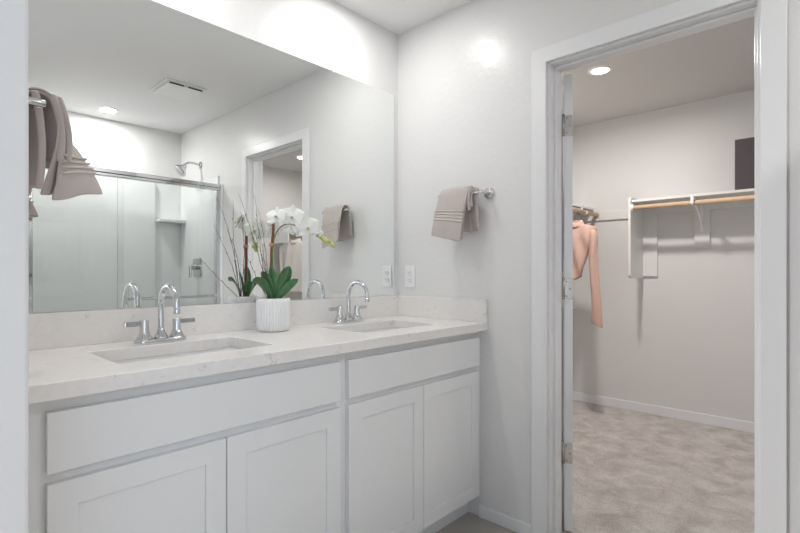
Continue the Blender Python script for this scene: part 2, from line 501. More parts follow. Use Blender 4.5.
# slab with two rectangular holes: a grid of cells with the two openings left out
def slab_with_holes(xs, ys, holes, z0, z1):
    bm = bmesh.new()
    top = {}
    def V(i, j, z):
        k = (i, j, z)
        if k not in top:
            top[k] = bm.verts.new((xs[i], ys[j], z))
        return top[k]
    cells = {(i, j) for i in range(len(xs) - 1) for j in range(len(ys) - 1)} - set(holes)
    for (i, j) in cells:
        bm.faces.new((V(i, j, z1), V(i + 1, j, z1), V(i + 1, j + 1, z1), V(i, j + 1, z1)))
        bm.faces.new((V(i, j, z0), V(i, j + 1, z0), V(i + 1, j + 1, z0), V(i + 1, j, z0)))
        for (di, dj, a, b) in ((-1, 0, (i, j), (i, j + 1)), (1, 0, (i + 1, j), (i + 1, j + 1)), (0, -1, (i, j), (i + 1, j)), (0, 1, (i, j + 1), (i + 1, j + 1))):
            if (i + di, j + dj) not in cells:
                bm.faces.new((V(*a, z0), V(*b, z0), V(*b, z1), V(*a, z1)))
    return bm
xs = [-1.7495, SINKS[0][0], SINKS[0][1], SINKS[1][0], SINKS[1][1], -0.0005]
ys = [-0.575, SY0, SY1, -0.0005]
obj('counter_slab', slab_with_holes(xs, ys, {(1, 1), (3, 1)}, 0.878, 0.915), M['quartz'], ct, bevel=0.002)
obj('backsplash', boxes((-1.7495, -0.0005, -0.019, -0.0005, 0.915, 1.024)), M['quartz'], ct, bevel=0.0015)
obj('side_splash', boxes((-0.0195, -0.0005, -0.574, -0.019, 0.915, 1.020)), M['quartz'], ct, bevel=0.0015)

def basin(x0, x1, y0, y1, zt, depth):
    """Undermount bowl: rim flange, steep inner walls, sloping bottom, outer shell."""
    bm = bmesh.new()
    def loop(x0, x1, y0, y1, z, r=0.025, n=5):
        vs = []
        for (cx, cy, a0) in ((x1 - r, y1 - r, 0), (x0 + r, y1 - r, 90), (x0 + r, y0 + r, 180), (x1 - r, y0 + r, 270)):
            for k in range(n + 1):
                a = math.radians(a0 + 90 * k / n)
                vs.append(bm.verts.new((cx + r * math.cos(a), cy + r * math.sin(a), z)))
        return vs
    e = 0.012
    L = [loop(x0 - e, x1 + e, y0 - e, y1 + e, zt - 0.012), loop(x0 - e, x1 + e, y0 - e, y1 + e, zt), loop(x0 - 0.003, x1 + 0.003, y0 - 0.003, y1 + 0.003, zt),
         loop(x0 + 0.004, x1 - 0.004, y0 + 0.004, y1 - 0.004, zt - 0.02, 0.03), loop(x0 + 0.015, x1 - 0.015, y0 + 0.012, y1 - 0.012, zt - depth * 0.8, 0.04),
         loop(x0 + 0.05, x1 - 0.05, y0 + 0.045, y1 - 0.045, zt - depth, 0.05)]
    for a, b in zip(L, L[1:]):
        for k in range(len(a)):
            bm.faces.new((a[k], a[(k + 1) % len(a)], b[(k + 1) % len(a)], b[k]))
    bm.faces.new(L[-1])
    O = [L[0], loop(x0 - 0.004, x1 + 0.004, y0 - 0.004, y1 + 0.004, zt - depth * 0.8, 0.045), loop(x0 + 0.045, x1 - 0.045, y0 + 0.04, y1 - 0.04, zt - depth - 0.012, 0.05)]
    for a, b in zip(O, O[1:]):
        for k in range(len(a)):
            bm.faces.new((a[k], a[(k + 1) % len(a)], b[(k + 1) % len(a)], b[k]))
    bm.faces.new(O[-1])
    return bm
for (a, b), lb in zip(SINKS, ('left white undermount sink, rectangular, closer to the camera', 'right white undermount sink, rectangular, by the power outlet')):
    s = thing('undermount_sink', lb, 'sink', ((a + b) / 2, (SY0 + SY1) / 2, 0.75), 'sinks in the quartz counter')
    obj('basin', basin(a, b, SY0, SY1, 0.8775, 0.12), M['ceramic'], s, smooth=True, bevel=0.002)
    bm = bmesh.new()
    lathe(bm, [(0.0, 0.0), (0.021, 0.0), (0.021, 0.003), (0.014, 0.004), (0.0, 0.002)][1:], (a + b) / 2, (SY0 + SY1) / 2, 20, base=0.7578)
    obj('drain', bm, M['chrome'], s, smooth=True)

# ------------------------------------------------------------------ faucets
def make_faucet(x, y, z, label):
    t = thing('faucet', label, 'faucet', (x, y, z), 'chrome faucets on the counter')
    # stadium base plate
    bm = bmesh.new()
    ring = []
    for k in range(48):
        a = 2 * PI * k / 48
        ring.append((math.cos(a) * 0.028 + (0.055 if math.cos(a) >= 0 else -0.055), math.sin(a) * 0.028))
    prev = None
    for (s, h) in ((1.0, 0.0), (1.0, 0.009), (0.93, 0.014)):
        cur = [bm.verts.new((x + px * (1 if s == 1 else 0.965), y + py * s, z + h)) for px, py in ring]
        if prev:
            for k in range(48):
                bm.faces.new((prev[k], prev[(k + 1) % 48], cur[(k + 1) % 48], cur[k]))
        else:
            bm.faces.new(cur[::-1])
        prev = cur
    bm.faces.new(prev)
    obj('base_plate', bm, M['chrome'], t, smooth=True, bevel=0.001)
    # gooseneck spout
    R = 0.063
    pts = [(x, y, z + 0.012), (x, y, z + 0.05), (x, y, z + 0.09), (x, y, z + 0.125)]
    for k in range(1, 17):
        a = PI * k / 16 * 1.02
        pts.append((x, y - R + R * math.cos(a), z + 0.125 + R * math.sin(a)))
    pts.append((x, y - 2 * R - 0.001, z + 0.108))
    bm = bmesh.new()
    tube(bm, pts, 0.0092, 20)
    sp = obj('spout', bm, M['chrome'], t, smooth=True)
    bm = bmesh.new()
    lathe(bm, [(0.024, 0.0), (0.022, 0.008), (0.015, 0.018), (0.0105, 0.03), (0.0095, 0.034)], x, y, 28, base=z + 0.012)
    sub('spout_collar', bm, M['chrome'], sp, smooth=True)
    bm = bmesh.new()
    lathe(bm, [(0.0102, 0.0), (0.0108, 0.004), (0.0108, 0.014), (0.0095, 0.017)], x, y - 2 * R - 0.001, 24, base=z + 0.100)
    sub('aerator', bm, M['chrome'], sp, smooth=True)
    for s in (-1, 1):
        hx = x + s * 0.052
        bm = bmesh.new()
        lathe(bm, [(0.0255, 0.0), (0.024, 0.006), (0.0175, 0.016), (0.0138, 0.032), (0.0135, 0.062), (0.0125, 0.064)], hx, y, 28, base=z + 0.012)
        h = obj('handle', bm, M['chrome'], t, smooth=True)
        bm = bmesh.new()
        vs_ = box(bm, hx - s * 0.010, hx + s * 0.060, y - 0.0065, y + 0.0065, z + 0.057, z + 0.073)
        for v in vs_:
            if abs(v.co.x - hx) > 0.03:
                v.co.y = y + (v.co.y - y) * 1.15
                v.co.z += 0.001
        sub('lever', bm, M['chrome'], h, bevel=0.002)
    return t
f1 = make_faucet(-1.280, -0.116, 0.915, 'chrome gooseneck faucet behind the left sink, nearer the camera')
dup(f1, (-0.442, -0.101, 0.915), 'chrome gooseneck faucet behind the right sink, near the power outlet', 'chrome faucets on the counter')

# ------------------------------------------------------------------ mirror, outlet
mr = thing('wall_mirror', 'wide frameless mirror above the double vanity', 'mirror', (-0.87, -0.004, 1.025))
obj('mirror_glass', boxes((-1.745, -0.036, -0.007, -0.001, 1.0255, 2.102)), M['mirror'], mr)
for x in (-1.302, -0.451):
    bm = boxes((x - 0.010, x + 0.010, -0.012, -0.0005, 2.0975, 2.120))
    obj('mirror_clip', bm, M['plastic'], mr, bevel=0.003)

ol = thing('power_outlet', 'white duplex power outlet on the wall above the side splash', 'outlet', (0, -0.092, 1.124))
obj('cover_plate', boxes((-0.006, -0.0003, -0.127, -0.057, 1.066, 1.182)), M['plastic'], ol, bevel=0.003)
for z in (1.105, 1.144):
    bm = bmesh.new()
    lathe(bm, [(0.0165, 0.0), (0.0165, 0.003), (0.0155, 0.0035)], -0.092, z, 24, axis='x', base=0)
    for v in bm.verts:
        v.co.x = -0.006 - v.co.x
        v.co.z = z + max(-0.0125, min(0.0125, v.co.z - z))
    s = obj('socket', bm, M['plastic'], ol)
    bm = boxes((-0.0100, -0.0090, -0.1005, -0.0985, z - 0.001, z + 0.008), (-0.0100, -0.0090, -0.0855, -0.0835, z - 0.001, z + 0.007), (-0.0100, -0.0090, -0.094, -0.090, z - 0.0095, z - 0.0055))
    sub('socket_slots', bm, M['dark'], s)

# ------------------------------------------------------------------ towel bars and towels
def towel_bar(wx, bx, y0, y1, z, label):
    t = thing('towel_bar', label, 'towel bar', (wx, y0, z), 'chrome hand towel bars')
    s = 1 if bx > wx else -1
    bm = bmesh.new()
    prof = [(0.027, 0.0005), (0.027, 0.007), (0.024, 0.011), (0.012, 0.013)]
    lathe(bm, prof, y0, z, 28, axis='x', base=0)
    for v in bm.verts:
        v.co.x = wx + s * v.co.x
    obj('wall_rosette', bm, M['chrome'], t, smooth=True, bevel=0.001)
    bm = bmesh.new()
    tube(bm, [(wx + s * 0.012, y0, z), (bx + s * 0.009, y0, z)], 0.0085, 16)
    obj('post', bm, M['chrome'], t, smooth=True, bevel=0.002)
    bm = bmesh.new()
    tube(bm, [(bx, y0, z), (bx, y1, z)], 0.0065, 16)
    b = obj('bar', bm, M['chrome'], t, smooth=True)
    bm = bmesh.new()
    tube(bm, [(bx, y1 - 0.001, z), (bx, y1 + 0.012, z)], 0.0095, 16)
    sub('end_cap', bm, M['chrome'], b, smooth=True, bevel=0.002)
    return t
towel_bar(0.0, -0.066, -0.583, -0.350, 1.513, 'short chrome towel bar on the wall between mirror and closet door')
towel_bar(-1.75, -1.683, -0.523, -0.295, 1.512, 'short chrome towel bar at the left edge, beside the near wall end')

def hang_towel(name, label, s, bx, z, ynear, yfar, front, back, kick_near, kick_far, twist_near=0.0, rib=(0.45, 0.72), seed=1, mid=None, bcurl=0.0, rad_=0.0165, kexp=1.25):
    """Folded towel over a bar that runs along y. s: side of the wall the room is on; front/back = hem drops (near, far)."""
    t = thing(name, label, 'towel', (bx, (ynear + yfar) / 2, z), 'hand towels on short bars')
    nA, nJ = 15, 30
    def curve(j, a, layer):
        """layer 0 outer, 1 inner fold; a 0 near .. 1 far; j 0 back hem .. 1 front hem."""
        fr = front[0] * (1 - a) + front[1] * a
        bk = back[0] * (1 - a) + back[1] * a
        kick = kick_near * (1 - a) + kick_far * a
        rad = rad_ if layer == 0 else rad_ - 0.007
        jt0, jt1 = 0.40, 0.52
        if j < jt0:
            q = 1 - j / jt0
            fall = bk * q * (1 if layer == 0 else 0.90)
            x = -rad - 0.004 * math.sin(q * 3) - bcurl * q * q
            zz = -fall
        elif j <= jt1:
            a_ = PI * (1 - (j - jt0) / (jt1 - jt0))
            x, zz = rad * math.cos(a_), rad * math.sin(a_)
        else:
            q = (j - jt1) / (1 - jt1)
            fall = fr * q * (1 if layer == 0 else 0.955)
            x = rad + kick * q ** kexp + (0.010 * math.sin(q * PI))
            if layer == 1:
                x -= 0.009 * q
            zz = -fall
        return x, zz
    bm = bmesh.new()
    rows = []
    for i in range(2 * nA):
        layer = 0 if i < nA else 1
        a = i / (nA - 1) if layer == 0 else 1 - (i - nA) / (nA - 1)
        row = []
        for jj in range(nJ):
            j = jj / (nJ - 1)
            x, zz = curve(j, a, layer)
            q = max(0.0, (j - 0.52) / 0.48)
            y = ynear + (yfar - ynear) * (a * (1 - 0.04 * q) + 0.02 * q) + twist_near * q
            if layer == 1 and a > 0.9:
                y -= 0.004
            p = Vector((bx + s * x, y, z + zz))
            nz = noise.noise(Vector((p.y * 14 + seed, p.z * 10, seed * 3.1 + layer)))
            p.x += s * nz * 0.006 * (0.3 + abs(j - 0.46) * 2)
            p.z += 0.004 * noise.noise(Vector((p.y * 20, seed, j * 4)))
            # woven ridges above the front hem
            if layer == 0 and rib[0] < q < rib[1]:
                p.x += s * 0.0022 * math.sin((q - rib[0]) / (rib[1] - rib[0]) * PI * 8)
            row.append(bm.verts.new(p))
        rows.append(row)
    for i in range(len(rows) - 1):
        for k in range(nJ - 1):
            bm.faces.new((rows[i][k], rows[i][k + 1], rows[i + 1][k + 1], rows[i + 1][k]))
    body = obj('towel_cloth', bm, M['towel'], t, smooth=True, solid=0.0065, subsurf=2)
    # raised woven border stripes across the front fall
    bm = bmesh.new()
    for n in range(4):
        q = rib[0] + (rib[1] - rib[0]) * (n + 0.5) / 4
        j = 0.52 + 0.48 * q
        pts = []
        for i in range(nA):
            a = i / (nA - 1)
            x, zz = curve(j, a, 0)
            y = ynear + (yfar - ynear) * (a * (1 - 0.04 * q) + 0.02 * q) + twist_near * q
            p = Vector((bx + s * x, y, z + zz))
            nz = noise.noise(Vector((p.y * 14 + seed, p.z * 10, seed * 3.1)))
            p.x += s * (nz * 0.006 * (0.3 + abs(j - 0.46) * 2) + 0.0032)
            p.z += 0.004 * noise.noise(Vector((p.y * 20, seed, j * 4)))
            pts.append(p)
        tube(bm, pts, 0.0034, 8)
    obj('woven_border', bm, M['band'], t, smooth=True, label='raised woven border stripes')
    for (drop, xt, xb, y0, yw) in mid or ():
        # a folded inner layer peeking out at the near end
        bm = bmesh.new()
        rows = []
        for i in range(9):
            a = i / 8
            row = []
            for k in range(14):
                q = k / 13
                x = xt + (xb - xt) * q + 0.010 * math.sin(a * PI * 1.5 + q * 2) + 0.006 * math.sin(q * PI)
                row.append(bm.verts.new((bx + s * x, y0 + yw * a, z + rad_ - 0.012 - (drop + rad_ - 0.012) * q + 0.006 * math.sin(a * 5))))
            rows.append(row)
        for i in range(8):
            for k in range(13):
                bm.faces.new((rows[i][k], rows[i][k + 1], rows[i + 1][k + 1], rows[i + 1][k]))
        obj('inner_fold', bm, M['towel'], t, smooth=True, solid=0.016, subsurf=2)
    return t
hang_towel('hand_towel', 'taupe hand towel folded over the right bar, beside the closet door', -1, -0.066, 1.513, -0.532, -0.366, (0.228, 0.192), (0.178, 0.165), 0.030, 0.044, twist_near=0.018, rib=(0.36, 0.63), seed=2, rad_=0.034, bcurl=0.018,
           mid=((0.085, 0.010, 0.020, -0.538, 0.05), (0.07, -0.006, 0.004, -0.540, 0.05), (0.180, -0.022, -0.030, -0.556, 0.06)))
hang_towel('hand_towel', 'taupe hand towel draped over the bar at the left edge, in front of the mirror', 1, -1.683, 1.512, -0.500, -0.375, (0.205, 0.160), (0.185, 0.17), -0.022, 0.118, seed=5, rad_=0.044, kexp=0.85,
           mid=((0.185, -0.010, -0.006, -0.506, 0.09), (0.120, 0.022, 0.034, -0.500, 0.07), (0.112, 0.034, 0.052, -0.490, 0.07)))

# ------------------------------------------------------------------ orchid
PX, PY, PZ = -0.853, -0.122, 0.915
RX, RY = 0.6807, -0.7325       # the arch leans this way along the counter
def pl(s, z, back=0.0):
    """Point in the plane of the flower arch: s along it, back behind it (towards the mirror)."""
    return Vector((PX + RX * s + 0.7325 * back, PY + RY * s + 0.6807 * back, z))
orc = thing('potted_orchid', 'white orchid in a ribbed white pot between the two faucets', 'plant', (PX, PY, PZ))
bm = bmesh.new()
NS = 34 * 6
def rib_ring(r, h, amp):
    out = []
    for k in range(NS):
        a = 2 * PI * k / NS
        rr = r + amp * abs(math.sin(a * 17))
        out.append(bm.verts.new((PX + rr * math.cos(a), PY + rr * math.sin(a), PZ + h)))
    return out
Rg = [rib_ring(0.052, 0.0, 0.0), rib_ring(0.058, 0.004, 0.002), rib_ring(0.0610, 0.014, 0.0045), rib_ring(0.0615, 0.06, 0.0045), rib_ring(0.0615, 0.118, 0.0045), rib_ring(0.0605, 0.127, 0.004), rib_ring(0.057, 0.130, 0.001), rib_ring(0.055, 0.126, 0.0), rib_ring(0.054, 0.100, 0.0)]
for a, b in zip(Rg, Rg[1:]):
    for k in range(NS):
        bm.faces.new((a[k], a[(k + 1) % NS], b[(k + 1) % NS], b[k]))
bm.faces.new(Rg[0][::-1]); bm.faces.new(Rg[-1])
obj('pot', bm, M['pot'], orc, smooth=True)
bm = bmesh.new()
lathe(bm, [(0.0535, 0.095), (0.0535, 0.112), (0.045, 0.120), (0.025, 0.124), (0.004, 0.125)], PX, PY, 28, base=PZ)
for v in bm.verts:
    if v.co.z > PZ + 0.115:
        v.co.z += 0.005 * noise.noise(v.co * 60)
obj('moss', bm, M['moss'], orc, smooth=True)

def blade(base, tip, width, lift, side, nL=12, nW=6, fold=0.18, point=2.4, start=0.35):
    """Leaf from base to tip with an arching spine; side is the across direction."""
    base, tip, side = Vector(base), Vector(tip), Vector(side).normalized()
    ctrl = (base + tip) / 2 + Vector((0, 0, lift))
    spine = arc(base, ctrl, tip, nL)
    bm = bmesh.new()
    rows = []
    for i, p in enumerate(spine):
        t = i / nL
        wdt = width * (start + (1 - start) * math.sin(min(1.0, t * 1.7) * PI / 2)) * (1 - t ** (point * 2.2)) ** 0.6
        wdt = max(wdt, width * 0.04)
        tan = (spine[min(i + 1, nL)] - spine[max(i - 1, 0)]).normalized()
        sd = (side - tan * side.dot(tan)).normalized()
        up = sd.cross(tan)
        if up.z < 0:
            up = -up
        row = []
        for k in range(nW + 1):
            u = k / nW * 2 - 1
            row.append(bm.verts.new(p + sd * (u * wdt / 2) + up * (abs(u) ** 1.3 * wdt * fold)))
        rows.append(row)
    for i in range(nL):
        for k in range(nW):
            bm.faces.new((rows[i][k], rows[i][k + 1], rows[i + 1][k + 1], rows[i + 1][k]))
    return bm
CAMR = Vector((0.6807, -0.7325, 0)); CAMB = Vector((0.7325, 0.6807, 0))
LB = 1.030
leaves = [  # base s/back, tip s, tip z, tip back, width, lift, across
    ((-0.004, -0.012), (-0.072, 1.112, -0.045), 0.044, 0.055, CAMR * 0.55 - CAMB * 0.5 + Vector((0, 0, 0.5))),
    ((-0.006, 0.000), (-0.046, 1.150, -0.010), 0.040, 0.030, CAMR * 0.6 + Vector((0, 0, 0.45)) - CAMB * 0.3),
    ((0.000, 0.006), (-0.012, 1.172, 0.000), 0.040, 0.012, CAMR * 0.8 - CAMB * 0.25),
    ((0.010, 0.004), (0.064, 1.172, 0.000), 0.046, 0.012, CAMR * 0.75 - Vector((0, 0, 0.35)) + CAMB * 0.2),
    ((0.012, -0.006), (0.098, 1.120, 0.000), 0.034, 0.016, CAMR * 0.4 - Vector((0, 0, 0.6)) + CAMB * 0.45),
    ((-0.006, 0.012), (-0.075, 1.105, 0.060), 0.042, 0.050, CAMR * 0.5 + CAMB * 0.7),
    ((0.008, 0.012), (0.050, 1.110, 0.075), 0.036, 0.045, CAMR * 0.7 - CAMB * 0.5),
]
for (bs, tp, wd, lf, sd) in leaves:
    obj('leaf', blade(pl(bs[0], LB, bs[1]), pl(tp[0], tp[1], tp[2]), wd * 1.12, lf, sd), M['leaf'], orc, smooth=True, solid=0.0022, subsurf=1)

# bamboo stake with tie
bm = bmesh.new()
st = [pl(-0.022 + 0.019 * k / 8 + 0.0015 * math.sin(k * 2.1), 1.025 + 0.328 * k / 8, 0.012) for k in range(9)]
tube(bm, st, [0.0062, 0.0060, 0.0064, 0.0058, 0.0062, 0.0057, 0.0062, 0.0056, 0.0054], 12)
stk = obj('stake', bm, M['stake'], orc, smooth=True)
bm = bmesh.new()
tube(bm, [pl(-0.0100, 1.250, 0.010), pl(-0.0093, 1.264, 0.010)], 0.0105, 16)
sub('tie', bm, M['tie'], stk, smooth=True)
# flower stem
bm = bmesh.new()
stem_pts = spline([pl(-0.004, 1.03, 0.004), pl(-0.004, 1.15, 0.006), pl(-0.004, 1.245, 0.006), pl(0.010, 1.305, 0.004), pl(0.045, 1.338, 0.002), pl(0.090, 1.333, 0.002), pl(0.135, 1.312, 0.004), pl(0.178, 1.288, 0.0), pl(0.208, 1.272, 0.0), pl(0.236, 1.256, 0.0)], 5)
tube(bm, stem_pts, [0.0030 - 0.0016 * i / (len(stem_pts) - 1) for i in range(len(stem_pts))], 10)
obj('flower_stem', bm, M['stem'], orc, smooth=True)

def petal(bm, centre, out, nrm, length, width, cup=0.15, nL=7, nW=6):
    """One petal starting at centre, along out, facing nrm."""
    out = out.normalized()
    nrm = (nrm - out * nrm.dot(out)).normalized()
    side = out.cross(nrm)
    rows = []
    for i in range(nL + 1):
        t = i / nL
        wdt = width * math.sin(PI * (0.10 + 0.88 * t) ** 0.85) ** 0.75
        row = []
        for k in range(nW + 1):
            u = k / nW * 2 - 1
            z = cup * length * (t * t * 0.35 - (u * u) * 0.22 * (1 - 0.3 * t)) + 0.0015 * math.sin(u * 5 + t * 4)
            row.append(bm.verts.new(centre + out * (length * t) + side * (u * wdt / 2) + nrm * z))
        rows.append(row)
    for i in range(nL):
        for k in range(nW):
            bm.faces.new((rows[i][k], rows[i][k + 1], rows[i + 1][k + 1], rows[i + 1][k]))

def flower(centre, face, size, roll, cup=0.45):
    """Moth orchid bloom: two broad petals, three narrower sepals, a small lip."""
    centre, face = Vector(centre), Vector(face).normalized()
    up = Vector((0, 0, 1))
    up = (up - face * up.dot(face)).normalized()
    rt = up.cross(face)
    bm = bmesh.new()
    def d(deg):
        a = math.radians(deg + roll)
        return rt * math.cos(a) + up * math.sin(a)
    for deg in (90, 215, 325):
        petal(bm, centre - face * 0.002, d(deg), face, size * 0.60, size * 0.46, cup)
    for deg in (18, 162):
        petal(bm, centre + face * 0.0015, d(deg), face, size * 0.61, size * 0.80, cup)
    f = obj('flower', bm, M['petal'], orc, smooth=True, solid=0.0012, subsurf=1)
    bm = bmesh.new()
    for deg in (235, 305):
        petal(bm, centre + face * 0.003, (d(deg) * 0.6 + face * 0.75), d(90), size * 0.16, size * 0.12, 0.6, 5, 4)
    petal(bm, centre + face * 0.003, (d(270) * 0.8 + face * 0.6), face, size * 0.24, size * 0.11, 0.4, 5, 4)
    sub('lip', bm, M['lip'], f, smooth=True, solid=0.001)
    bm = bmesh.new()
    tube(bm, [centre - face * 0.002, centre + face * 0.006 + up * 0.002, centre + face * 0.010], [0.003, 0.0032, 0.0015], 10)
    sub('column', bm, M['petal'], f, smooth=True)
    return f
toward = -CAMB
flower(pl(0.020, 1.366, -0.028), toward + CAMR * -0.25 + Vector((0, 0, 0.45)), 0.072, 8)
flower(pl(0.080, 1.366, -0.024), toward + CAMR * 0.05 + Vector((0, 0, 0.15)), 0.080, -5)
flower(pl(0.139, 1.325, -0.016), toward + CAMR * 0.20 + Vector((0, 0, -0.05)), 0.078, 12)
flower(pl(-0.010, 1.328, 0.045), CAMB * 0.5 - CAMR * 0.85 + Vector((0, 0, 0.1)), 0.074, 0)
flower(pl(0.045, 1.335, 0.060), CAMB * 0.6 - CAMR * 0.7 + Vector((0, 0, 0.0)), 0.076, 10)
flower(pl(0.100, 1.325, 0.062), CAMB * 0.6 - CAMR * 0.7 + Vector((0, 0, -0.05)), 0.072, -12)
flower(pl(0.176, 1.300, -0.004), toward * 0.6 + CAMR * 0.6 + Vector((0, 0, -0.2)), 0.040, 0, 0.9)
for (s, z, bk, sz) in ((0.200, 1.281, 0.006, 0.011), (0.213, 1.270, -0.007, 0.0105), (0.237, 1.254, 0.0, 0.010), (0.226, 1.268, 0.006, 0.008)):
    bm = bmesh.new()
    bmesh.ops.create_icosphere(bm, subdivisions=3, radius=1)
    rot = Matrix.Rotation(-0.6, 4, Vector((0.7325, 0.6807, 0)))
    for v in bm.verts:
        c = v.co.copy()
        c.x *= 1.25 - 0.25 * c.x
        v.co = c * sz
    bm.transform(Matrix.Translation(pl(s, z, bk)) @ Matrix.Rotation(math.atan2(RY, RX), 4, 'Z') @ Matrix.Rotation(0.5, 4, 'Y'))
    obj('bud', bm, M['bud'], orc, smooth=True)
# bare twigs
for (dx, dy, z, bend) in ((-0.134, 0.030, 1.446, 0.012), (-0.066, 0.030, 1.450, -0.010), (-0.110, -0.055, 1.350, 0.010), (-0.165, -0.078, 1.215, -0.012), (-0.040, 0.045, 1.400, 0.012), (-0.085, 0.012, 1.330, 0.015)):
    b0 = Vector((PX - 0.018, PY + 0.004, 1.03))
    t1 = Vector((PX + dx, PY + dy, z))
    pts = []
    rs = []
    for k in range(15):
        t = k / 14
        p = b0.lerp(t1, t) + Vector((math.sin(t * PI) * bend, math.sin(t * PI) * bend * 0.5, 0.01 * math.sin(t * PI)))
        p += Vector((noise.noise(Vector((k * 0.9, dx * 40, 1))), noise.noise(Vector((k * 0.9, dx * 40, 7))), 0)) * 0.004
        pts.append(p); rs.append(0.0014 * (1 - 0.62 * t))
    bm = bmesh.new()
    tube(bm, pts, rs, 7)
    for k in (5, 8, 11):            # small side spurs
        dr = (pts[k + 1] - pts[k]).normalized()
        sd = Vector((random.uniform(-1, 1), random.uniform(-1, 1), 0.3)).normalized()
        tube(bm, [pts[k], pts[k] + dr * 0.008 + sd * 0.006], [0.0014, 0.0006], 6)
    obj('twig', bm, M['twig'], orc, smooth=True)

# ------------------------------------------------------------------ shower (seen in the mirror)
SHX0 = -1.29
sur = thing('shower_surround', 'white moulded shower surround with a corner shelf, seen in the mirror', 'shower surround', ((SHX0) / 2, -2.4, 0))
obj('back_panel', boxes((SHX0 + 0.001, -0.245, -2.799, -2.745, 0.10, 1.95)), M['surround'], sur, bevel=0.012)
obj('corner_panel', boxes((-0.245, -0.001, -2.799, -2.780, 0.10, 1.95)), M['surround'], sur, bevel=0.004)
obj('side_panel', boxes((-0.016, -0.001, -2.780, -2.050, 0.10, 1.95)), M['surround'], sur, bevel=0.004)
obj('side_panel', boxes((SHX0 + 0.001, SHX0 + 0.016, -2.745, -2.050, 0.10, 1.95)), M['surround'], sur, bevel=0.004)
obj('corner_shelf', boxes((-0.246, -0.016, -2.780, -2.66, 1.595, 1.625)), M['surround'], sur, bevel=0.008)
obj('seam_strip', boxes((-0.0185, -0.016, -2.78, -2.05, 1.305, 1.311)), M['surround'], sur)
obj('flange', boxes((-0.012, -0.001, -2.05, -1.985, 0.10, 1.875)), M['surround'], sur, bevel=0.003)
pan = thing('shower_pan', 'white low shower pan below the glass doors', 'shower pan', (SHX0 / 2, -2.4, 0))
obj('pan_floor', boxes((SHX0 + 0.001, -0.001, -2.799, -2.11, 0.0, 0.05)), M['surround'], pan)
obj('curb', boxes((SHX0 + 0.001, -0.001, -2.11, -1.985, 0.0, 0.10)), M['surround'], pan, bevel=0.01)

en = thing('shower_door', 'framed sliding glass shower door with chrome header, seen in the mirror', 'shower door', (SHX0 / 2, -2.03, 0.10))
obj('header_rail', boxes((SHX0 + 0.002, -0.013, -2.062, -2.006, 1.820, 1.842), (SHX0 + 0.002, -0.013, -2.066, -2.000, 1.842, 1.870)), M['chrome'], en, bevel=0.004)
obj('wall_jamb', boxes((-0.043, -0.013, -2.052, -2.012, 0.125, 1.820)), M['chrome'], en, bevel=0.003)
obj('wall_jamb', boxes((SHX0 + 0.002, SHX0 + 0.030, -2.052, -2.012, 0.125, 1.820)), M['chrome'], en, bevel=0.003)
obj('bottom_track', boxes((SHX0 + 0.002, -0.013, -2.060, -2.006, 0.1005, 0.125)), M['chrome'], en, bevel=0.003)
for (a, b, y, hx0, hx1, hy) in ((-0.771, -0.044, -2.022, -0.745, -0.055, 1), (SHX0 + 0.03, -0.73, -2.042, 0, 0, 0)):
    g = obj('glass_panel', boxes((a, b, y - 0.003, y + 0.003, 0.14, 1.816)), M['glass'], en)
    if not hy:
        continue
    sub('panel_edge', boxes((a - 0.002, a, y - 0.0035, y + 0.0035, 0.14, 1.816)), M['chrome'], g)
    bm = bmesh.new()
    yb = y + hy * 0.045
    tube(bm, [(hx0, yb, 0.955), (hx1, yb, 0.955)], 0.008, 14)
    for xx in (hx0 + 0.02, hx1 - 0.02):
        tube(bm, [(xx, y + hy * 0.003, 0.955), (xx, yb, 0.955)], 0.008, 12)
        tube(bm, [(xx, y + hy * 0.003, 0.955), (xx, y + hy * 0.009, 0.955)], 0.014, 14)
    sub('pull_bar', bm, M['chrome'], g, smooth=True)

sh = thing('shower_fixture', 'chrome shower head on a bent arm above the glass door, in the mirror', 'shower head', (0, -2.40, 2.09))
bm = bmesh.new()
lathe(bm, [(0.032, 0.0005), (0.032, 0.005), (0.018, 0.012)], -2.40, 2.09, 24, axis='x')
for v in bm.verts:
    v.co.x = -v.co.x
obj('wall_flange', bm, M['chrome'], sh, smooth=True)
bm = bmesh.new()
tube(bm, spline([(-0.008, -2.40, 2.09), (-0.06, -2.40, 2.098), (-0.11, -2.40, 2.092), (-0.145, -2.40, 2.062)], 6), 0.0105, 14)
obj('shower_arm', bm, M['chrome'], sh, smooth=True)
bm = bmesh.new()
lathe(bm, [(0.016, 0.03), (0.018, 0.02), (0.030, 0.0), (0.058, -0.035), (0.062, -0.045), (0.058, -0.052)], 0, 0, 28)
bm.transform(Matrix.Translation((-0.152, -2.40, 2.045)) @ Matrix.Rotation(0.75, 4, 'Y'))
obj('spray_head', bm, M['chrome'], sh, smooth=True, bevel=0.001)

sv = thing('shower_valve', 'square chrome shower valve with lever behind the glass, in the mirror', 'shower valve', (-0.016, -2.42, 1.19))
obj('valve_plate', boxes((-0.026, -0.0165, -2.50, -2.34, 1.11, 1.27)), M['chrome'], sv, bevel=0.006)
bm = bmesh.new()
tube(bm, [(-0.026, -2.42, 1.19), (-0.075, -2.42, 1.19)], 0.022, 20)
h = obj('valve_handle', bm, M['nickel'], sv, smooth=True, bevel=0.003)
sub('valve_lever', boxes((-0.088, -0.072, -2.435, -2.405, 1.10, 1.205)), M['chrome'], h, bevel=0.004)

